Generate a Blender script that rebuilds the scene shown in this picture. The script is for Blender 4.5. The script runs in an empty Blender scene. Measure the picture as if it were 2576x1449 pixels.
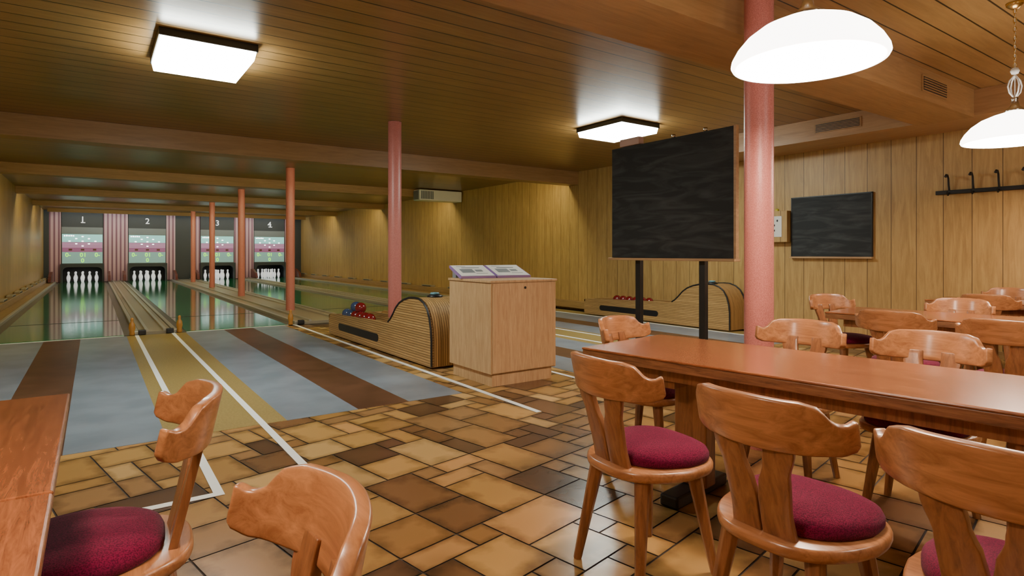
import bpy, bmesh, math, random
from mathutils import Vector, Matrix
random.seed(7)
D=bpy.data; C=bpy.context; R=math.radians
COL=C.scene.collection

# ------------------------------------------------------------ materials
def newmat(name):
    m=D.materials.new(name); m.use_nodes=True
    return m,m.node_tree.nodes,m.node_tree.links,m.node_tree.nodes['Principled BSDF']
def mat(name,col,rough=.5,metal=0,em=None,es=0,coat=0,sheen=0):
    m,N,L,b=newmat(name)
    b.inputs['Base Color'].default_value=(*col,1); b.inputs['Roughness'].default_value=rough
    b.inputs['Metallic'].default_value=metal; b.inputs['Coat Weight'].default_value=coat
    b.inputs['Sheen Weight'].default_value=sheen
    if em: b.inputs['Emission Color'].default_value=(*em,1); b.inputs['Emission Strength'].default_value=es
    return m
def math_(N,L,op,a,b=None):
    n=N.new('ShaderNodeMath'); n.operation=op
    for i,v in enumerate((a,b)):
        if v is None: continue
        if isinstance(v,(int,float)): n.inputs[i].default_value=v
        else: L.new(v,n.inputs[i])
    return n.outputs[0]
def wood(name,c1,c2,grain='X',plank=None,rough=.4,obj=False,scale=1,coat=0,groove=(.02,.01,.004),var=.12,bump=.1):
    m,N,L,b=newmat(name)
    if obj: co=N.new('ShaderNodeTexCoord').outputs['Object']
    else: co=N.new('ShaderNodeNewGeometry').outputs['Position']
    mp=N.new('ShaderNodeMapping'); L.new(co,mp.inputs[0])
    s={'X':(1.2,14,14),'Y':(14,1.2,14),'Z':(14,14,1.2)}[grain]
    mp.inputs['Scale'].default_value=[v*scale for v in s]
    n=N.new('ShaderNodeTexNoise'); n.inputs['Scale'].default_value=1.5; n.inputs['Detail'].default_value=7
    n.inputs['Roughness'].default_value=.68; n.inputs['Distortion'].default_value=.9
    L.new(mp.outputs[0],n.inputs[0])
    r=N.new('ShaderNodeValToRGB'); r.color_ramp.elements[0].position=.34; r.color_ramp.elements[1].position=.66
    r.color_ramp.elements[0].color=(*c1,1); r.color_ramp.elements[1].color=(*c2,1)
    L.new(n.outputs[0],r.inputs[0]); out=r.outputs[0]
    bp=N.new('ShaderNodeBump'); bp.inputs['Strength'].default_value=bump; bp.inputs['Distance'].default_value=.004
    hgt=n.outputs[0]
    if plank:
        ax,w,g=plank
        sx=N.new('ShaderNodeSeparateXYZ'); L.new(co,sx.inputs[0])
        q=math_(N,L,'DIVIDE',sx.outputs[ax],w)
        fr=math_(N,L,'FRACT',q); fl=math_(N,L,'FLOOR',q)
        wn=N.new('ShaderNodeTexWhiteNoise'); wn.noise_dimensions='1D'; L.new(fl,wn.inputs['W'])
        k=math_(N,L,'MULTIPLY_ADD',wn.outputs[0],var*2)
        k.node.inputs[2].default_value=1-var
        mx=N.new('ShaderNodeVectorMath'); mx.operation='SCALE'; L.new(out,mx.inputs[0]); L.new(k,mx.inputs['Scale'])
        gr=math_(N,L,'LESS_THAN',fr,g/w)
        mm=N.new('ShaderNodeMix'); mm.data_type='RGBA'; L.new(gr,mm.inputs['Factor'])
        L.new(mx.outputs[0],mm.inputs['A']); mm.inputs['B'].default_value=(*groove,1)
        out=mm.outputs['Result']
        hgt=math_(N,L,'SUBTRACT',n.outputs[0],math_(N,L,'MULTIPLY',gr,3))
    L.new(hgt,bp.inputs['Height']); L.new(bp.outputs[0],b.inputs['Normal'])
    L.new(out,b.inputs['Base Color']); b.inputs['Roughness'].default_value=rough; b.inputs['Coat Weight'].default_value=coat
    b.inputs['Coat Roughness'].default_value=.15
    return m
def noisy(name,c1,c2,scale=20,rough=.5,stretch=(1,1,1),lo=.4,hi=.6,coat=0,sheen=0,bump=0,obj=False,detail=5,dist=0,spec=.5):
    m,N,L,b=newmat(name)
    co=N.new('ShaderNodeTexCoord').outputs['Object'] if obj else N.new('ShaderNodeNewGeometry').outputs['Position']
    mp=N.new('ShaderNodeMapping'); L.new(co,mp.inputs[0]); mp.inputs['Scale'].default_value=stretch
    n=N.new('ShaderNodeTexNoise'); n.inputs['Scale'].default_value=scale; n.inputs['Detail'].default_value=detail
    n.inputs['Distortion'].default_value=dist
    L.new(mp.outputs[0],n.inputs[0])
    r=N.new('ShaderNodeValToRGB'); r.color_ramp.elements[0].position=lo; r.color_ramp.elements[1].position=hi
    r.color_ramp.elements[0].color=(*c1,1); r.color_ramp.elements[1].color=(*c2,1)
    L.new(n.outputs[0],r.inputs[0]); L.new(r.outputs[0],b.inputs['Base Color'])
    b.inputs['Roughness'].default_value=rough; b.inputs['Coat Weight'].default_value=coat; b.inputs['Sheen Weight'].default_value=sheen
    b.inputs['Specular IOR Level'].default_value=spec
    if bump:
        bp=N.new('ShaderNodeBump'); bp.inputs['Strength'].default_value=bump; bp.inputs['Distance'].default_value=.004
        L.new(n.outputs[0],bp.inputs['Height']); L.new(bp.outputs[0],b.inputs['Normal'])
    return m

M_ceil=wood('ceiling_planks',(.25,.135,.042),(.34,.195,.066),'X',(1,.215,.013),.3,var=.07,groove=(.008,.004,.001))
M_beam=wood('beam_veneer',(.31,.17,.062),(.42,.24,.095),'X',None,.42)
M_beamy=wood('duct_veneer',(.36,.20,.088),(.48,.285,.13),'Y',None,.42)
M_wallr=wood('wall_panel_wood',(.36,.215,.072),(.53,.345,.125),'Z',(1,.30,.008),.45,var=.06,groove=(.11,.055,.017))
M_wallf=wood('wall_panel_wood_front',(.36,.215,.072),(.53,.345,.125),'Z',(0,.30,.008),.45,var=.05)
M_table=wood('table_oak_stain',(.17,.052,.018),(.36,.125,.045),'Y',None,.24,obj=True,coat=.4,scale=3.2)
M_tedge=wood('table_edge_oak',(.13,.055,.022),(.36,.165,.07),'Y',None,.4,obj=True,scale=3)
M_chair=wood('chair_beech',(.25,.095,.032),(.48,.21,.082),'Y',None,.33,obj=True,coat=.25,scale=1.7)
M_chairz=wood('chair_beech_vertical',(.15,.055,.019),(.32,.13,.047),'Z',None,.33,obj=True,coat=.25,scale=1.7)
M_cab=wood('cabinet_oak',(.43,.26,.12),(.62,.41,.21),'Z',None,.5,obj=True,scale=1.8,bump=.05)
M_ret=wood('ball_return_zebrano',(.36,.21,.075),(.50,.31,.12),'Y',(2,.028,.006),.4,obj=True,var=.12,groove=(.13,.06,.018))
M_retv=wood('ball_return_front',(.36,.21,.075),(.50,.31,.12),'Z',(0,.028,.006),.4,obj=True,var=.12,groove=(.13,.06,.018))
M_vel=noisy('cushion_velvet',(.06,.0005,.014),(.15,.0015,.032),260,.95,sheen=.06,bump=.3,obj=True,spec=.2)
M_col=noisy('column_pink_paint',(.48,.15,.125),(.64,.24,.21),160,.38,lo=.35,hi=.65,bump=.25)
M_lane=noisy('lane_green',(.004,.13,.035),(.010,.18,.055),.5,.09,stretch=(1,.15,1),spec=.3)
M_gut=mat('gutter_grey',(.12,.11,.09),.35)
M_rail=mat('rail_aluminium',(.46,.43,.35),.3,.4)
M_rboard=mat('lane_divider_board',(.30,.25,.17),.35)
M_blue=noisy('approach_linoleum_grey',(.165,.20,.24),(.21,.25,.295),3,.3)
M_brown=noisy('approach_linoleum_brown',(.085,.038,.02),(.115,.052,.028),4,.33)
M_gold=noisy('approach_linoleum_ochre',(.27,.19,.06),(.34,.245,.085),60,.33)
M_tape=mat('white_tape',(.85,.85,.80),.5)
M_black=mat('black_metal',(.012,.012,.013),.4)
M_dark=mat('dark_grey_panel',(.035,.04,.045),.5)
M_grey=mat('grey_panel',(.20,.22,.23),.5)
M_white=mat('white_plastic',(.78,.77,.72),.4)
M_pinglow=mat('pin_white_glow',(.85,.85,.83),.25,em=(1,1,1),es=.6)  # faint emission stands in for light falling on the pins
M_chrome=mat('nickel',(.7,.68,.62),.2,1)
M_brass=mat('brass',(.7,.5,.2),.25,1)
M_stop=mat('mahogany',(.14,.035,.02),.3)
M_purple=mat('lavender_edge',(.28,.17,.40),.4)
M_grout=mat('grout',(.035,.022,.012),.8)
M_tube=mat('fluorescent_diffuser',(1,1,1),.5,em=(1,.95,.54),es=35)
M_diff=mat('acrylic_diffuser',(1,1,1),.5,em=(.93,1,.92),es=55)
M_filldiff=mat('acrylic_diffuser_fill',(1,1,1),.5,em=(1,.97,.90),es=26)  # for the added unseen fixture that fills the foreground
M_shade=mat('opal_glass_shade',(1,.97,.93),.3,em=(1,.93,.85),es=10)
M_chalk=noisy('chalkboard_slate',(.010,.012,.013),(.065,.07,.072),1.5,.7,stretch=(1,1,6),lo=.42,hi=.88,detail=10,dist=1.4)
M_cushdark=mat('ball_red',(.18,.010,.012),.15,coat=.5)
M_ballblue=mat('ball_blue',(.04,.07,.15),.15,coat=.5)
M_bench=wood('ledge_wood',(.27,.16,.06),(.37,.23,.09),'Y',None,.4)
M_pinwood=mat('skittle_wood',(.45,.20,.04),.35)
M_frame=wood('board_frame',(.38,.22,.10),(.52,.33,.16),'Y',None,.5)

# tile material
m,N,L,b=newmat('floor_tiles'); M_tile=m
at=N.new('ShaderNodeVertexColor'); at.layer_name='Col'
uv=N.new('ShaderNodeTexCoord'); sp=N.new('ShaderNodeSeparateXYZ'); L.new(uv.outputs['UV'],sp.inputs[0])
def edge(o): return math_(N,L,'MINIMUM',o,math_(N,L,'SUBTRACT',1,o))
e=math_(N,L,'MINIMUM',edge(sp.outputs[0]),edge(sp.outputs[1]))
geo=N.new('ShaderNodeNewGeometry'); nz=N.new('ShaderNodeTexNoise'); nz.inputs['Scale'].default_value=9; nz.inputs['Detail'].default_value=6
L.new(geo.outputs['Position'],nz.inputs[0])
e2=math_(N,L,'ADD',math_(N,L,'MULTIPLY',e,2.2),math_(N,L,'MULTIPLY',nz.outputs[0],1.2))
mr=N.new('ShaderNodeMapRange'); mr.inputs['From Min'].default_value=.35; mr.inputs['From Max'].default_value=1.05
mr.inputs['To Min'].default_value=.42; mr.inputs['To Max'].default_value=1.1; L.new(e2,mr.inputs[0])
vm=N.new('ShaderNodeVectorMath'); vm.operation='SCALE'; L.new(at.outputs[0],vm.inputs[0]); L.new(mr.outputs[0],vm.inputs['Scale'])
L.new(vm.outputs[0],b.inputs['Base Color']); b.inputs['Roughness'].default_value=.26
bp=N.new('ShaderNodeBump'); bp.inputs['Strength'].default_value=.2; bp.inputs['Distance'].default_value=.004
L.new(nz.outputs[0],bp.inputs['Height']); L.new(bp.outputs[0],b.inputs['Normal'])

# pinstripe
m,N,L,b=newmat('pink_pinstripe'); M_stripe=m
geo=N.new('ShaderNodeNewGeometry'); sp=N.new('ShaderNodeSeparateXYZ'); L.new(geo.outputs[0],sp.inputs[0])
fr=math_(N,L,'FRACT',math_(N,L,'DIVIDE',sp.outputs[0],.155)); g=math_(N,L,'LESS_THAN',fr,.40)
mm=N.new('ShaderNodeMix'); mm.data_type='RGBA'; L.new(g,mm.inputs['Factor'])
mm.inputs['A'].default_value=(.62,.38,.43,1); mm.inputs['B'].default_value=(.24,.10,.15,1)
L.new(mm.outputs['Result'],b.inputs['Base Color']); b.inputs['Roughness'].default_value=.5

# ------------------------------------------------------------ mesh helpers
def link(o,parent=None):
    COL.objects.link(o)
    if parent: o.parent=parent
    return o
def mesh(name,v,f,mt,parent=None,smooth=False):
    me=D.meshes.new(name); me.from_pydata([tuple(p) for p in v],[],f)
    bm=bmesh.new(); bm.from_mesh(me); bmesh.ops.recalc_face_normals(bm,faces=bm.faces); bm.to_mesh(me); bm.free()
    if mt: me.materials.append(mt)
    if smooth:
        for p in me.polygons: p.use_smooth=True
    return link(D.objects.new(name,me),parent)
def bev(o,w,seg=2):
    md=o.modifiers.new('bev','BEVEL'); md.width=w; md.segments=seg; md.limit_method='ANGLE'; md.angle_limit=R(35); return o
def box(name,x0,x1,y0,y1,z0,z1,mt,parent=None,b=0):
    v=[(x,y,z) for x in(x0,x1) for y in(y0,y1) for z in(z0,z1)]
    f=[(0,1,3,2),(4,6,7,5),(0,4,5,1),(2,3,7,6),(0,2,6,4),(1,5,7,3)]
    o=mesh(name,v,f,mt,parent)
    if b: bev(o,b)
    return o
def empty(name,loc=(0,0,0),rz=0,parent=None):
    o=D.objects.new(name,None); o.location=loc; o.rotation_euler[2]=R(rz); o.empty_display_size=.1
    return link(o,parent)
def lathe(name,prof,mt,parent=None,loc=(0,0,0),seg=32,smooth=True):
    v=[];f=[];n=len(prof)
    for i in range(seg):
        a=2*math.pi*i/seg
        for r,z in prof: v.append((loc[0]+r*math.cos(a),loc[1]+r*math.sin(a),loc[2]+z))
    for i in range(seg):
        j=(i+1)%seg
        for k in range(n-1): f.append((i*n+k,j*n+k,j*n+k+1,i*n+k+1))
    return mesh(name,v,f,mt,parent,smooth)
def rod(name,p,q,r0,r1,mt,parent=None,seg=12,smooth=True):
    p=Vector(p);q=Vector(q);d=(q-p).normalized(); u=d.orthogonal().normalized(); w=d.cross(u)
    v=[];f=[]
    for i in range(seg):
        a=2*math.pi*i/seg; c=u*math.cos(a)+w*math.sin(a); v+= [p+c*r0,q+c*r1]
    for i in range(seg):
        j=(i+1)%seg; f.append((2*i,2*j,2*j+1,2*i+1))
    f.append(tuple(2*i for i in range(seg))); f.append(tuple(2*i+1 for i in range(seg)))
    return mesh(name,v,f,mt,parent,smooth and seg>8)
def tube(name,pts,r,mt,parent=None,cyclic=False):
    cu=D.curves.new(name,'CURVE'); cu.dimensions='3D'; cu.bevel_depth=r; cu.bevel_resolution=2; cu.use_fill_caps=True
    s=cu.splines.new('POLY'); s.points.add(len(pts)-1); s.use_cyclic_u=cyclic
    for i,p in enumerate(pts): s.points[i].co=(*p,1)
    cu.materials.append(mt); return link(D.objects.new(name,cu),parent)
def prism(name,poly,axis,a0,a1,mt,parent=None):
    def P(p,a): return {'X':(a,p[0],p[1]),'Y':(p[0],a,p[1]),'Z':(p[0],p[1],a)}[axis]
    n=len(poly); v=[P(p,a0) for p in poly]+[P(p,a1) for p in poly]
    f=[tuple(range(n)),tuple(range(n,2*n))]+[(i,(i+1)%n,n+(i+1)%n,n+i) for i in range(n)]
    return mesh(name,v,f,mt,parent)
def text(name,s,size,loc,mt,parent=None,rot=(90,0,0),ext=.004):
    cu=D.curves.new(name,'FONT'); cu.body=s; cu.size=size; cu.align_x='CENTER'; cu.align_y='CENTER'; cu.extrude=ext
    cu.materials.append(mt); o=D.objects.new(name,cu); o.location=loc; o.rotation_euler=[R(a) for a in rot]
    return link(o,parent)

XL,XR,YN,YF,ZC=-1.72,8.75,-2.6,33.4,3.05
# ------------------------------------------------------------ shell
box('wall_left',XL-.15,XL,YN,YF,-.1,ZC,M_wallr)
box('wall_right',XR,XR+.15,YN,YF,-.1,ZC,M_wallr)
box('wall_back',XL-.15,XR+.15,YF,YF+.15,-.1,ZC,M_dark)
box('wall_front',XL-.15,XR+.15,YN-.15,YN,-.1,ZC,M_wallf)
box('ceiling',XL-.15,XR+.15,YN-.15,YF+.15,ZC,ZC+.12,M_ceil)
def build_floor():
    cell=.15; gap=.0045; th=R(11); ct,st=math.cos(th),math.sin(th); ox,oy=2.0,3.0
    pal=[((.41,.235,.075),4),((.33,.18,.053),4),((.24,.125,.04),3.4),((.48,.30,.115),2.2),((.30,.165,.065),3),((.095,.048,.022),1.5),((.155,.077,.03),2),((.44,.235,.083),2)]
    cols=[p[0] for p in pal]; ws=[p[1] for p in pal]
    V=[];F=[];colr=[]
    nx,ny=90,106; gx0,gy1=-6.2,9.5
    occ=[[False]*ny for _ in range(nx)]
    for j in range(ny):
        for i in range(nx):
            if occ[i][j]: continue
            opts=[(2,2),(2,2),(3,2),(2,1),(2,1),(1,2),(1,1),(2,3)]; random.shuffle(opts)
            opts.append((1,1))
            for a,c in opts:
                if i+a<=nx and j+c<=ny and not any(occ[i+p][j+q] for p in range(a) for q in range(c)): break
            for p in range(a):
                for q in range(c): occ[i+p][j+q]=True
            X0=gx0+i*cell+gap; X1=gx0+(i+a)*cell-gap; Y1=gy1-j*cell-gap; Y0=gy1-(j+c)*cell+gap
            W=lambda x,y:(ox+x*ct-y*st,oy+x*st+y*ct,0)
            cs=[W(X0,Y0),W(X1,Y0),W(X1,Y1),W(X0,Y1)]
            cc=random.choices(cols,ws)[0]; s=random.uniform(.85,1.15)
            if any(q[0]<XL-.1 or q[0]>XR+.1 or q[1]<YN-.1 or q[1]>11.0 for q in cs): continue
            if min(q[1] for q in cs)>4.62 and (max(q[0] for q in cs)<2.67 or min(q[0] for q in cs)>4.13): continue
            if max(q[1] for q in cs)>10.68: continue
            k=len(V); V.extend(cs); F.append((k,k+1,k+2,k+3)); colr.append([min(1,c_*s) for c_ in cc])
    nt=len(F)
    k=len(V); V.extend([(XL,YN,-.004),(XR,YN,-.004),(XR,YF,-.004),(XL,YF,-.004),(XL,YN,-.1),(XR,YN,-.1),(XR,YF,-.1),(XL,YF,-.1)])
    F.append((k,k+1,k+2,k+3)); F.append((k+4,k+7,k+6,k+5))
    for a in range(4): F.append((k+a,k+4+a,k+4+(a+1)%4,k+(a+1)%4))
    me=D.meshes.new('floor'); me.from_pydata(V,[],F); me.materials.append(M_tile); me.materials.append(M_grout)
    ca=me.color_attributes.new('Col','FLOAT_COLOR','CORNER')
    uvl=me.uv_layers.new(name='UVMap')
    for p in me.polygons:
        p.material_index=0 if p.index<nt else 1
        for n_,li in enumerate(p.loop_indices):
            ca.data[li].color=(*(colr[p.index] if p.index<nt else (.1,.1,.1)),1)
            uvl.data[li].uv=[(0,0),(1,0),(1,1),(0,1)][n_%4]
    link(D.objects.new('floor',me))
build_floor()

# approaches
YA,YFOUL=4.6,10.65
def approach(mirror):
    e=empty('bowling_approach')
    def B(n,x0,x1,m_):
        if mirror: x0,x1=6.8-x1,6.8-x0
        box(n,x0,x1,YA,YFOUL,-.003,.002,m_,e)
    B('grey_strip',-1.3,-.58,M_blue);B('brown_strip',-.58,-.16,M_brown);B('grey_strip',-.16,.40,M_blue)
    B('ochre_strip',.40,1.18,M_gold);B('grey_strip',1.18,1.73,M_blue);B('brown_strip',1.73,2.17,M_brown);B('grey_strip',2.17,2.69,M_blue)
    B('side_strip',-1.72,-1.3,M_gold)
approach(False);approach(True)
te=empty('floor_tape')
def T(x0,x1,y0,y1): box('tape',x0,x1,y0,y1,.002,.005,M_tape,te)
for xx,y0 in ((.53,3.42),(1.01,3.42),(2.86,3.7),(3.94,3.63),(5.79,3.63),(6.27,3.63),(8.12,3.9)): T(xx-.024,xx+.024,y0,YFOUL)
T(-.3,.554,3.37,3.42); T(3.94,5.79,3.60,3.65)
T(-1.3,.37,YFOUL,YFOUL+.05);T(1.2,2.86,YFOUL,YFOUL+.05);T(3.94,5.6,YFOUL,YFOUL+.05);T(6.43,8.1,YFOUL,YFOUL+.05)

# lanes
Y0L,Y1L=YFOUL+.05,32.9
for c in (-.40,1.97,4.83,7.20):
    e=empty('bowling_lane')
    box('lane_surface',c-.77,c+.77,Y0L,Y1L,-.003,.012,M_lane,e)
    box('lane_marking',c-.77,c+.77,13.1,13.15,.012,.0135,M_black,e)
    for s in(-1,1):
        a,b_=sorted((c+s*.77,c+s*.90)); box('gutter',a,b_,Y0L,31.3,-.003,.004,M_gut,e)
        a,b_=sorted((c+s*.90,c+s*.96)); box('gutter_rail',a,b_,Y0L,31.3,-.003,.06,M_rail,e,.008)
for a,b_ in ((.57,1.0),(2.94,3.86),(5.80,6.23)):
    e=empty('lane_divider')
    box('divider_board',a,b_,Y0L,31.3,-.003,.045,M_rboard,e)
    c=(a+b_)/2
    for s in (-1,1):
        box('divider_rail',c+s*(b_-a)*.28-.02,c+s*(b_-a)*.28+.02,Y0L,31.3,.045,.075,M_rail,e)
    for s in (-1,1):
        xx=a+.03 if s<0 else b_-.03
        box('ball_stop',xx-.05,xx+.05,YFOUL-.03,YFOUL+.05,.006,.08,M_black,e,.01)
for side,a,b_ in (('l',XL+.005,-1.37),('r',8.17,XR-.005)):
    e=empty('wall_ledge')
    box('ledge_board',a,b_,Y0L,31.3,-.003,.05,M_bench,e)
    w0,w1=(a,a+.16) if side=='l' else (b_-.16,b_)
    box('raised_ledge',w0,w1,9.4,31.3,.05,.20,M_bench,e,.01)
    y=11.5
    while y<31:
        box('vent_box',w0+.02,w1-.02,y,y+.7,.20,.25,M_rboard,e,.01)
        box('vent_grille',w0+.015,w1-.015,y+.08,y+.62,.21,.235,M_dark,e); y+=1.7
for x in (.47,1.10,2.79):
    lathe('wooden_skittle',[(0,0),(.035,0),(.04,.02),(.032,.05),(.045,.11),(.038,.17),(.018,.21),(.022,.235),(.018,.26),(0,.268)],M_pinwood,None,(x,YFOUL+.02 if x<2 else YFOUL,.006),20)

# pinsetter facades
YW=31.4
def roundrect_open(cx,w,h,ow,oh,rad):
    pts=[(cx-w/2,0.013),(cx-w/2,h),(cx+w/2,h),(cx+w/2,0.013),(cx+ow/2,0.013)]
    for i in range(7):
        a=R(i*15); pts.append((cx+ow/2-rad+rad*math.cos(a),oh-rad+rad*math.sin(a)))
    for i in range(7):
        a=R(90+i*15); pts.append((cx-ow/2+rad+rad*math.cos(a),oh-rad+rad*math.sin(a)))
    pts.append((cx-ow/2,0.013)); return pts
M_aqua=mat('screen_aqua',(.2,.35,.33),.4,em=(.35,.90,.80),es=.75)
M_pale=mat('screen_pale',(.2,.28,.26),.4,em=(.30,.62,.52),es=.42)
M_mauve=mat('screen_mauve',(.25,.10,.18),.4,em=(.42,.12,.28),es=.4)
M_mauve2=mat('screen_mauve_light',(.3,.18,.25),.4,em=(.75,.45,.60),es=.7)
M_led=mat('led_green',(.1,.4,.05),.4,em=(.35,1,.02),es=2.2)
M_dot=mat('lamp_dot',(1,1,1),.4,em=(1,1,1),es=4)
M_num=mat('number_white',(.8,.8,.78),.4,em=(1,1,1),es=1)
M_fillcool=mat('cool_fill_tube',(1,1,1),.5,em=(.85,1,1),es=22)  # for the added strip that brightens the facade
pinprof=[(0,0),(.035,0),(.045,.02),(.06,.10),(.072,.17),(.062,.24),(.034,.31),(.03,.35),(.042,.39),(.038,.425),(.02,.447),(0,.45)]
pin_me=None
fe=empty('pinsetter_facade')
for i,c in enumerate((-.40,1.97,4.83,7.20)):
    e=fe
    box('number_panel',c-.72,c+.72,YW,YW+.1,2.36,ZC-.002,M_dark,e)
    box('screen_hood',c-.72,c+.72,YW-.03,YW+.1,2.08,2.36,M_grey,e)
    prism('pin_arch',roundrect_open(c,1.50,.80,1.38,.66,.2),'Y',YW-.3,YW+.06,M_dark,e)
    box('pit_side',c-.80,c-.78,YW+.1,32.9,.013,.8,M_dark,e); box('pit_side',c+.78,c+.80,YW+.1,32.9,.013,.8,M_dark,e)
    box('pit_curtain',c-.78,c+.78,32.92,32.96,0,.9,M_black,e)
    sc=empty('scoreboard_display')
    box('score_casing',c-.72,c+.72,YW,YW+.1,.80,2.08,M_grey,sc)
    box('aqua_band',c-.70,c+.70,YW-.01,YW+.001,1.72,2.06,M_aqua,sc)
    box('mauve_band',c-.70,c+.70,YW-.01,YW+.001,1.30,1.72,M_mauve,sc)
    for k in range(4): box('mauve_stripe',c-.70,c+.70,YW-.014,YW-.01,1.50+k*.055,1.525+k*.055,M_mauve2,sc)
    for k in(-.42,0,.42): box('small_display',c+k-.06,c+k+.06,YW-.016,YW-.01,1.36,1.44,M_stop,sc)
    box('pale_band',c-.70,c+.70,YW-.01,YW+.001,.82,1.30,M_pale,sc)
    for dx,z in ((0,1.96),(-.22,1.87),(.22,1.87),(-.45,1.76),(0,1.76),(.45,1.76),(-.22,1.65),(.22,1.65),(0,1.56)):
        box('pin_lamp',c+dx-.035,c+dx+.035,YW-.02,YW-.01,z-.02,z+.02,M_dot,sc)
    for k in range(5): box('status_mark',c-.64+k*.075,c-.59+k*.075,YW-.018,YW-.01,1.965,2.01+.01*(k%2),M_dot,sc)
    text('led_digits','0-',.24,(c-.50,YW-.02,1.17),M_led,sc); text('led_digits','01',.24,(c+.02,YW-.02,1.17),M_led,sc)
    text('led_digits','0-',.24,(c+.52,YW-.02,1.17),M_led,sc); text('led_digits','0',.24,(c,YW-.02,.93),M_led,sc)
    nz_=empty('lane_number')
    s=str(i+1)
    text('numeral',s,.36,(c,YW-.01,2.68),M_num,nz_,ext=.008)
    if s in '14': box('numeral_foot',c-.08+(.03 if s=='4' else .02),c+.09+(.03 if s=='4' else 0),YW-.018,YW-.002,2.545,2.575,M_num,nz_)
    ps=empty('bowling_pin_set',(c,0,0))
    for dx,dy in ((0,0),(-.14,.22),(.14,.22),(-.28,.44),(0,.44),(.28,.44),(-.14,.66),(.14,.66),(0,.88)):
        dx*=1.75
        if pin_me is None:
            o=lathe('pin',pinprof,M_pinglow,ps,(0,0,0),16); pin_me=o.data
        else:
            o=link(D.objects.new('pin',pin_me),ps)
        o.location=(dx,YW-.25+dy*1.1,.013)
for a,b_ in ((-1.54,-1.14),(.34,1.23),(2.71,3.07),(3.73,4.09),(5.57,6.46),(7.94,8.34)):
    box('pinstripe_panel',a,b_,YW+.01,YW+.1,.02,ZC-.002,M_stripe,fe)
for a,b_ in ((XL+.002,-1.54),(3.07,3.73),(8.34,XR-.002)):
    box('dark_panel',a,b_,YW+.01,YW+.1,.02,ZC-.002,M_dark,fe)
for x in (-1.45,.52,1.06,2.98,3.84,5.72,6.30,8.3):
    prism('ball_guard',[(29.9,.08),(30.1,.32),(30.7,.48),(31.05,.48),(31.05,.08)],'X',x-.05,x+.05,M_stop)
e=empty('fluorescent_strip')  # strip added in front of the facade to brighten it
box('fill_trough',XL+.2,XR-.2,29.9,30.0,2.90,ZC-.002,M_beam,e)
for x0,x1 in ((-1.4,3.2),(3.6,8.3)): box('tube_diffuser',x0,x1,30.03,30.1,2.94,3.0,M_fillcool,e,.01)

# columns
for x,y in ((3.52,2.23),(3.38,7.61),(3.40,13.0),(3.40,18.1),(3.40,23.2),(3.40,28.1)):
    z0=.0 if y<10 else .045
    o=lathe('support_column',[(0,0),(.09,0),(.09,ZC-z0-.002),(0,ZC-z0-.002)],M_col,None,(x,y,z0),40); bev(o,.0001)

# beams
for k,(y,zb) in enumerate(((9.9,2.76),(15.3,2.84),(20.6,2.865),(25.8,2.88))):
    box('ceiling_beam',XL+.001,XR-.001,y,y+.32,zb,ZC-.001,M_beam)
    e=empty('fluorescent_strip')
    for x0,x1 in ((-1.3,.9),(1.1,3.25),(3.55,5.8),(6.0,8.4)):
        box('tube_housing',x0,x1,y+.36,y+.48,2.99,ZC-.001,M_white,e)
        box('tube_diffuser',x0+.03,x1-.03,y+.375,y+.465,2.935,2.99,M_tube,e,.01)
box('ceiling_beam',XL+.001,7.92,2.43,2.98,2.745,ZC-.001,M_beam)
box('ceiling_duct',7.92,XR-.001,YN+.001,6.5,2.765,ZC-.001,M_beamy)
def vent(x0,x1,y0,y1,z0,z1,ax):  # flat black sheet stands in for the shade inside the vent
    e=empty('air_vent')
    if ax=='Y':
        box('frame',x0,x1,y0-.012,y0-.001,z0,z1,M_beam,e); box('shade_sheet',x0+.02,x1-.02,y0-.014,y0-.012,z0+.015,z1-.015,M_black,e)
        for i in range(5):
            z=z0+.02+(z1-z0-.04)*(i+.5)/5; box('slat',x0+.02,x1-.02,y0-.022,y0-.012,z-.006,z+.002,M_beam,e)
    else:
        box('frame',x0-.012,x0-.001,y0,y1,z0,z1,M_beam,e); box('shade_sheet',x0-.014,x0-.012,y0+.02,y1-.02,z0+.015,z1-.015,M_black,e)
        for i in range(5):
            z=z0+.02+(z1-z0-.04)*(i+.5)/5; box('slat',x0-.022,x0-.012,y0+.02,y1-.02,z-.006,z+.002,M_beam,e)
vent(6.55,7.15,2.43,0,2.82,2.98,'Y'); vent(7.92,0,3.6,4.2,2.85,2.98,'X')
box('baseboard_right',XR-.025,XR-.001,YN,9.4,0,.09,M_bench)
box('baseboard_left',XL+.001,XL+.025,YN,4.6,0,.09,M_bench)

# ceiling light fixtures
for x0,y0,md_ in ((.43,5.48,M_diff),(5.70,5.60,M_diff),(3.0,-1.3,M_filldiff)):  # last fixture is unseen, added behind the camera as fill light
    e=empty('ceiling_light_fixture')
    box('fixture_tray',x0-.01,x0+.73,y0-.02,y0+.88,2.985,ZC-.001,M_black,e)
    v=[(x0,y0,2.985),(x0+.72,y0,2.985),(x0+.72,y0+.86,2.985),(x0,y0+.86,2.985)]
    v+=[(x0+.015,y0+.015,2.915),(x0+.705,y0+.015,2.915),(x0+.705,y0+.845,2.915),(x0+.015,y0+.845,2.915)]
    mesh('diffuser',v,[(0,1,2,3),(4,7,6,5),(0,4,5,1),(1,5,6,2),(2,6,7,3),(3,7,4,0)],md_,e)

# AC unit
e=empty('wall_air_conditioner')
box('casing',7.35,8.70,14.9,15.28,2.72,3.02,M_white,e,.02)
for i in range(6): box('louvre',7.33,7.35,14.93+.055*i,14.96+.055*i,2.75,2.99,M_grey,e)
for i in range(8): box('louvre_front',7.40+.05*i,7.43+.05*i,14.885,14.9,2.76,2.98,M_grey,e)

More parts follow.
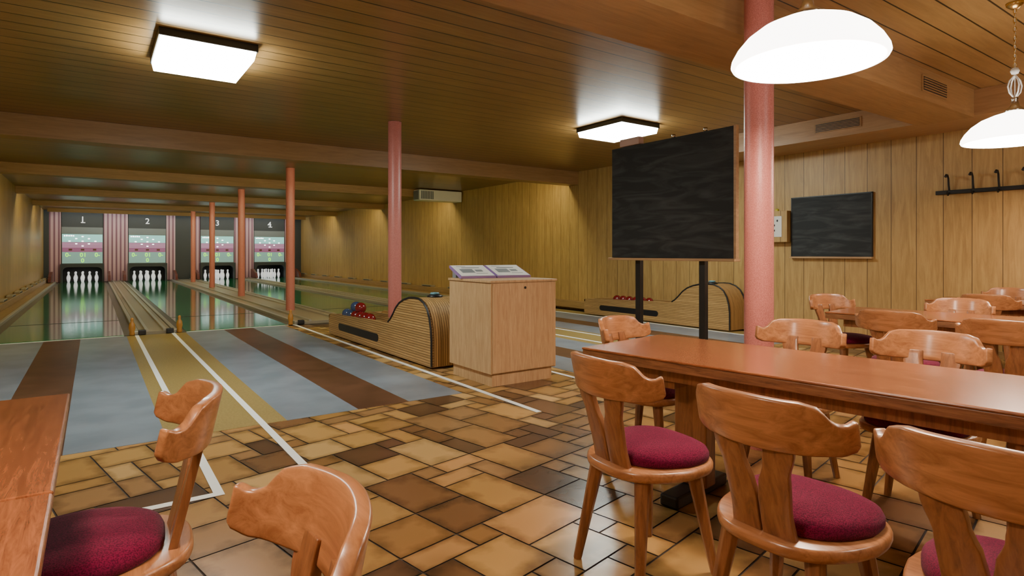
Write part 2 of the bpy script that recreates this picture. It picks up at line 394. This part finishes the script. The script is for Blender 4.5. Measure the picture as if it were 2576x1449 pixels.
# ------------------------------------------------------------ ball returns
def ball_return(x0,width,trays):
    e=empty('ball_return',(x0,5.72,0))
    P=[(0,.02),(0,.30),(.015,.42),(.05,.54),(.11,.64),(.19,.70),(.30,.735),(.42,.74),(.56,.73),(.70,.70),(.82,.655),(.92,.59),(1.0,.51),(1.08,.44),(1.15,.40),(1.15,.02)]
    prism('hood',P,'X',0,width,M_ret,e)
    v=[];f=[]
    F_=P[:11]
    for y,z in F_: v+=[(.03,y-.006,z+.006),(width-.03,y-.006,z+.006)]
    for i in range(len(F_)-1): f.append((2*i,2*i+1,2*i+3,2*i+2))
    mesh('front_skin',v,f,M_retv,e,True)
    for xx in (.0,width): tube('edge_trim',[(xx,y-.006,z+.008) for y,z in P[:-1]],.012,M_black,e)
    for a,b_ in trays:
        box('tray_bed',a,b_,1.15,3.4,.02,.27,M_ret,e)
        prism('tray_side_left',[(1.15,.27),(1.15,.40),(3.3,.33),(3.4,.30),(3.4,.27)],'X',a,a+.025,M_ret,e)
        prism('tray_side_right',[(1.15,.27),(1.15,.40),(3.3,.33),(3.4,.30),(3.4,.27)],'X',b_-.025,b_,M_ret,e)
        box('tray_end',a,b_,3.37,3.4,.27,.31,M_ret,e)
    pts=[]
    for i in range(9):
        a=R(-90+i*22.5); pts.append((2.9+.05*math.cos(a),.17+.05*math.sin(a)))
    for i in range(9):
        a=R(90+i*22.5); pts.append((1.5+.05*math.cos(a),.17+.05*math.sin(a)))
    prism('slot_shade_plate',pts,'X',-.004,.0,M_black,e)  # flat black plate imitates the shade inside a slot
    lathe('button_base',[(0,0),(.09,0),(.09,.02),(.06,.035),(0,.035)],M_black,e,(width*.3,.42,.74),24)
    lathe('button',[(0,0),(.055,0),(.05,.02),(0,.025)],mat('button_blue',(.15,.35,.42),.3),e,(width*.3,.42,.775),24)
    return e
ball_return(2.96,.88,[(0,.31),(.57,.88)])
ball_return(8.22,.45,[(0,.45)])
def ball(x,y,z,m_):
    me=D.meshes.new('bowling_ball'); bm=bmesh.new(); bmesh.ops.create_uvsphere(bm,u_segments=28,v_segments=16,radius=.08)
    for f in bm.faces: f.smooth=True
    bm.to_mesh(me); bm.free(); me.materials.append(m_); o=D.objects.new('bowling_ball',me); o.location=(x,y,z); link(o)
for i,(y,mm_) in enumerate(((7.72,0),(7.89,0),(8.06,0),(8.24,0),(8.42,1),(8.60,1))):
    ball(3.068,y,.352,M_ballblue if mm_ else M_cushdark)
ball(3.10,8.15,.472,M_cushdark);ball(3.10,8.33,.472,M_ballblue)
for y in (7.6,7.78,7.96): ball(3.65,y,.352,M_cushdark)
for i in range(6): ball(8.36,7.50+.165*i,.352,M_cushdark)

# ------------------------------------------------------------ cabinet
e=empty('oak_cabinet',(3.01,4.62,0))
box('plinth',.03,.74,.03,.76,.0,.12,M_cab,e)
box('body',0,.77,.0,.79,.12,.97,M_cab,e,.003)
box('top_board',-.012,.782,-.012,.802,.972,.995,M_cab,e,.004)
box('door',.012,.758,-.016,-.001,.13,.965,M_cab,e,.003)
rod('lock',(.38,-.015,.92),(.38,-.022,.92),.012,.012,M_black,e,16)
e2=empty('tilted_score_sheets',(2.985,5.13,.996),-9)
for k in (0,1):
    x0=.0+.40*k; x1=x0+.385
    prism('sheet_panel',[(.0,.0),(.0,.022),(.34,.125),(.34,.10),(.03,.0)],'X',x0,x1,M_purple,e2)
    prism('stand_foot',[(.22,0),(.22,.062),(.32,.092),(.32,0)],'X',x0+.03,x1-.03,M_grey,e2)
    sl=.103/.34
    v=[(x0+.01,.006,.0262),(x1-.01,.006,.0262),(x1-.01,.334,.1255),(x0+.01,.334,.1255)]
    mesh('paper',v,[(0,1,2,3)],M_white,e2)
    def Q(u,w): return (x0+u,w,.0258+w*sl)
    for (u0,w0,u1,w1) in ((.06,.10,.20,.21),(.22,.13,.30,.19),(.10,.24,.30,.26),(.06,.29,.16,.30),(.2,.07,.33,.08)):
        mesh('print_block',[Q(u0,w0),Q(u1,w0),Q(u1,w1),Q(u0,w1)],[(0,1,2,3)],M_grey,e2)

# ------------------------------------------------------------ standing blackboard
e=empty('standing_blackboard',(5.0,0,0))
box('slate',0,.02,3.43,5.06,1.20,2.47,M_chalk,e)
box('back_frame',.02,.045,3.41,5.07,1.19,2.475,M_frame,e)
box('side_frame',-.002,.045,3.405,3.43,1.18,2.475,M_frame,e)
box('chalk_ledge',-.05,.05,3.39,5.08,1.17,1.197,M_frame,e,.004)
for y in (3.83,4.70):
    box('leg',.047,.10,y-.035,y+.035,0.04,2.40,M_black,e)
    box('foot',-.22,.36,y-.035,y+.035,0.003,.045,M_black,e,.005)
box('cross_bar',.055,.095,3.865,4.665,.14,.19,M_black,e)
box('top_block',-.02,.06,4.62,4.92,2.476,2.56,mat('eraser_pink',(.55,.38,.32),.6),e,.01)
rod('eraser_clip',(.0,4.15,2.471),(.0,4.15,2.50),.02,.02,M_chrome,e)
rod('top_clip',(.0,3.75,2.471),(.0,3.75,2.505),.02,.02,M_chrome,e)

# wall blackboard
e=empty('wall_blackboard',(XR,0,0))
box('slate',-.03,-.01,3.84,4.97,1.20,2.08,M_chalk,e)
box('backing',-.034,-.001,3.825,3.84,1.19,2.09,M_black,e);box('backing',-.034,-.001,4.97,4.985,1.19,2.09,M_black,e)
box('backing',-.034,-.001,3.825,4.985,2.08,2.095,M_black,e)
box('ledge',-.07,-.001,3.82,4.99,1.175,1.20,M_frame,e)
e=empty('wall_control_box',(XR,0,0))
box('wood_case',-.12,-.001,5.0,5.34,1.42,1.90,M_wallr,e,.005)
box('white_face',-.13,-.12,5.08,5.32,1.50,1.82,M_white,e,.003)
for y,z in ((5.15,1.75),(5.2,1.68),(5.25,1.75),(5.2,1.6),(5.22,1.55),(5.28,1.66)): box('switch',-.136,-.13,y-.01,y+.01,z-.015,z+.015,M_black,e)
lathe('indicator_lamp',[(.03,0),(.03,.03),(.0,.045)],mat('lamp_yellow',(.6,.5,.05),.4),e,(-.07,5.19,1.90),16)
e=empty('coat_hook_rail',(XR,0,0))
box('rail',-.03,-.001,1.6,3.08,1.985,2.035,M_black,e,.005)
for y in (2.93,2.68,2.43,2.18,1.93,1.70):
    tube('hook',[(-.03,y,2.03),(-.05,y,2.10),(-.06,y,2.18),(-.09,y,2.22),(-.13,y,2.22),(-.14,y,2.20)],.011,M_black,e)
    tube('lower_hook',[(-.03,y,2.0),(-.07,y,1.97),(-.10,y,1.99),(-.105,y,2.02)],.010,M_black,e)
    lathe('hook_tip',[(0,-.018),(.016,-.01),(.018,0),(.012,.012),(0,.016)],M_black,e,(-.14,y,2.20),12)

# ------------------------------------------------------------ tables
def table(loc,rz,W,Ln,zt=.75):
    e=empty('dining_table',loc,rz)
    box('table_top',0,W,-Ln,0,zt-.012,zt,M_table,e,.006)
    box('table_edge',.004,W-.004,-Ln+.004,-.004,zt-.055,zt-.012,M_tedge,e,.004)
    box('apron',.09,W-.09,-Ln+.12,-.12,zt-.12,zt-.055,M_chairz,e)
    for y in (-.45,-Ln+.45):
        box('pedestal',W/2-.05,W/2+.05,y-.09,y+.09,.06,zt-.12,M_chairz,e,.008)
        box('foot',W/2-.25,W/2+.25,y-.05,y+.05,0,.06,M_black,e,.01)
        box('bearer',W/2-.26,W/2+.26,y-.04,y+.04,zt-.16,zt-.12,M_chairz,e)
    return e
table((2.12,2.375,0),8,.75,2.25)
table((5.10,2.62,0),6,.75,2.2)
table((7.35,2.70,0),2,.72,2.1)
table((-.83,2.65,0),0,.76,1.07)
table((-.83,1.572,0),0,.76,1.5)

# ------------------------------------------------------------ chair
def superout(n,kx,kyf,kyr,cx=0,p=2.8):
    o=[]
    for i in range(n):
        a=2*math.pi*i/n; c,s=math.cos(a),math.sin(a)
        x=math.copysign(abs(c)**(2/p),c)*kx; ky=kyf if x>0 else kyr+(kyf-kyr)*(1+x/kx)
        o.append((cx+x,math.copysign(abs(s)**(2/p),s)*ky))
    return o
def rings(name,levels,outline,mt,parent,c=(0,0)):
    n=len(outline);v=[];f=[]
    for s,z in levels:
        for x,y in outline: v.append((c[0]+(x-c[0])*s,c[1]+(y-c[1])*s,z))
    for k in range(len(levels)-1):
        for i in range(n):
            j=(i+1)%n; f.append((k*n+i,k*n+j,(k+1)*n+j,(k+1)*n+i))
    f.append(tuple(range(n))); f.append(tuple((len(levels)-1)*n+i for i in range(n)))
    return mesh(name,v,f,mt,parent,True)
def sweep_sheet(name,grid,thick,mt,parent):
    nu=len(grid);nv=len(grid[0]);v=[];f=[]
    for s in (-.5,.5):
        for u in range(nu):
            for w in range(nv):
                p,n=grid[u][w]; v.append(Vector(p)+Vector(n)*thick*s)
    o=nu*nv; I=lambda s,u,w:s*o+u*nv+w
    for u in range(nu-1):
        for w in range(nv-1):
            f.append((I(0,u,w),I(0,u+1,w),I(0,u+1,w+1),I(0,u,w+1))); f.append((I(1,u,w),I(1,u,w+1),I(1,u+1,w+1),I(1,u+1,w)))
    for u in range(nu-1):
        for w in (0,nv-1): f.append((I(0,u,w),I(1,u,w),I(1,u+1,w),I(0,u+1,w)))
    for w in range(nv-1):
        for u in (0,nu-1): f.append((I(0,u,w),I(0,u,w+1),I(1,u,w+1),I(1,u,w)))
    return mesh(name,v,f,mt,parent,True)
def lerp(tab,x):
    for (a,p),(b_,q) in zip(tab,tab[1:]):
        if x<=b_:
            t=(x-a)/(b_-a); t=t*t*(3-2*t); return p+(q-p)*t
    return tab[-1][1]
chair_parts=None
def chair(loc,rz):
    global chair_parts
    e=empty('dining_chair',(*loc,0),rz)
    if chair_parts:
        for nm,me,mods in chair_parts:
            o=link(D.objects.new(nm,me),e)
            if mods: bev(o,mods)
        return e
    parts=[]
    def add(o,b=0):
        if b: bev(o,b)
        parts.append((o.name,o.data,b))
    so=superout(48,.225,.235,.19,cx=.01)
    add(rings('seat',[(.93,.408),(.985,.414),(1,.425),(1,.437),(.985,.446),(.96,.449)],so,M_chair,e))
    co=superout(48,.185,.21,.165,cx=.04,p=2.8)
    add(rings('cushion',[(.97,.449),(1.0,.458),(1.0,.474),(.96,.490),(.85,.502),(.65,.511),(.35,.516),(.1,.518)],co,M_vel,e,(.04,0)))
    for i,(sx,sy) in enumerate(((1,1),(1,-1),(-1,1),(-1,-1))):
        tx,ty=sx*.13,sy*.13; bx,by=sx*.195,sy*.185
        add(rod('leg_%d'%(i+1),(bx,by,0),(tx,ty,.412),.017,.030,M_chairz,e,8),.002)
    def backx(z,y): return -.165-(z-.44)*.24+.6*y*y
    outer=[(0,.098),(.25,.092),(.6,.100),(.85,.122),(1,.135)]
    inner=[(0,.003),(.38,.003),(.52,.010),(.70,.030),(.86,.038),(1,.038)]
    for s in (1,-1):
        g=[]
        for i in range(17):
            t=i/16; z=.43+t*.33; row=[]
            for k in range(5):
                y=s*(lerp(inner,t)+(lerp(outer,t)-lerp(inner,t))*k/4)
                row.append(((backx(z,y),y,z),Vector((1,-1.2*y,.24)).normalized()))
            g.append(row)
        add(sweep_sheet('splat_left' if s>0 else 'splat_right',g,.022,M_chairz,e),.003)
    top=[(0,.862),(.48,.858),(.62,.850),(.80,.806),(.87,.802),(1,.815)]
    bot=[(0,.712),(.45,.714),(.8,.720),(.93,.730),(1,.750)]
    g=[];nU=41
    for i in range(nU):
        s=-1+2*i/(nU-1); a=abs(s)
        y=.242*math.sin(s*1.15)/math.sin(1.15); x=-.262+.13*(1-math.cos(s*1.15))/(1-math.cos(1.15))
        nrm=Vector((math.cos(s*.95),-math.sin(s*.95),.12)).normalized(); row=[]
        zt,zb=lerp(top,a),lerp(bot,a)
        for k in range(6):
            z=zb+(zt-zb)*k/5; row.append(((x-(z-.79)*.22,y,z),nrm))
        g.append(row)
    add(sweep_sheet('top_rail',g,.03,M_chair,e),.006)
    chair_parts=parts
    return e
chair((1.80,1.64),-5); chair((1.755,.99),0); chair((1.75,.45),1)
chair((2.67,2.40),-78)
chair((3.165,1.825),188); chair((3.19,1.19),188)
chair((4.68,1.86),4); chair((4.60,1.22),4); chair((5.90,1.95),185); chair((5.65,2.72),-112); chair((5.95,1.25),185)
chair((7.18,2.05),2); chair((7.15,1.4),2); chair((8.22,2.25),180); chair((8.22,1.6),180)
chair((.02,1.95),176); chair((.08,.985),179)

# ------------------------------------------------------------ pendants
def pendant(x,y,z,power=45):
    e=empty('pendant_lamp',(x,y,z))
    prof=[(.298,-.014),(.312,-.012),(.318,.0),(.314,.02),(.292,.060),(.255,.104),(.20,.145),(.13,.175),(.07,.193),(.035,.20)]
    o=lathe('glass_shade',prof,M_shade,e,(0,0,0),64); md=o.modifiers.new('s','SOLIDIFY'); md.thickness=.006
    lathe('cap',[(0,.193),(.06,.195),(.055,.215),(.03,.235),(.018,.28),(.022,.29),(.012,.31),(0,.31)],M_chrome,e,(0,0,0),24)
    for k in range(4):
        a=R(45+90*k); tube('scroll',[(math.cos(a)*r,math.sin(a)*r,zz) for r,zz in ((.008,.30),(.035,.335),(.045,.38),(.035,.42),(.008,.455))],.005,M_white,e)
    lathe('bead',[(0,-.028),(.02,-.02),(.028,0),(.02,.02),(0,.028)],M_white,e,(0,0,.49),20)
    h=ZC-z; zz=.535; k=0
    while zz<h-.04:
        pts=[]
        for i in range(12):
            a=2*math.pi*i/12; u=.009*math.cos(a); w=.02*math.sin(a)
            pts.append((u,0,zz+w) if k%2 else (0,u,zz+w))
        tube('chain_link',pts,.0028,M_brass,e,True); zz+=.032; k+=1
    tube('cord',[(0,0,.30),(0,0,h-.03)],.003,M_white,e)
    lathe('ceiling_rose',[(0,-.045),(.02,-.045),(.05,-.02),(.055,-.001),(0,-.001)],M_brass,e,(0,0,h),24)
    li=D.lights.new('bulb','POINT'); li.energy=power; li.color=(1,.75,.56); li.shadow_soft_size=.06
    lo=D.objects.new('bulb',li); lo.location=(0,0,.05); link(lo,e)
    return e
pendant(2.58,1.40,2.10,85); pendant(5.42,1.42,2.07,80); pendant(7.7,1.2,2.1,50); pendant(-.45,1.15,2.10,60)  # last pendant is out of view, added as fill over the left table

# world + camera
w=D.worlds.new('World'); C.scene.world=w; w.use_nodes=True
w.node_tree.nodes['Background'].inputs[0].default_value=(.5,.5,.5,1); w.node_tree.nodes['Background'].inputs[1].default_value=.3
cam=D.cameras.new('camera'); cam.sensor_width=36; cam.lens=20.907; cam.shift_y=-.034; cam.clip_start=.05
co=D.objects.new('camera',cam); co.location=(0,0,1.25); co.rotation_euler=(R(90),0,R(-35.1)); link(co)
C.scene.camera=co
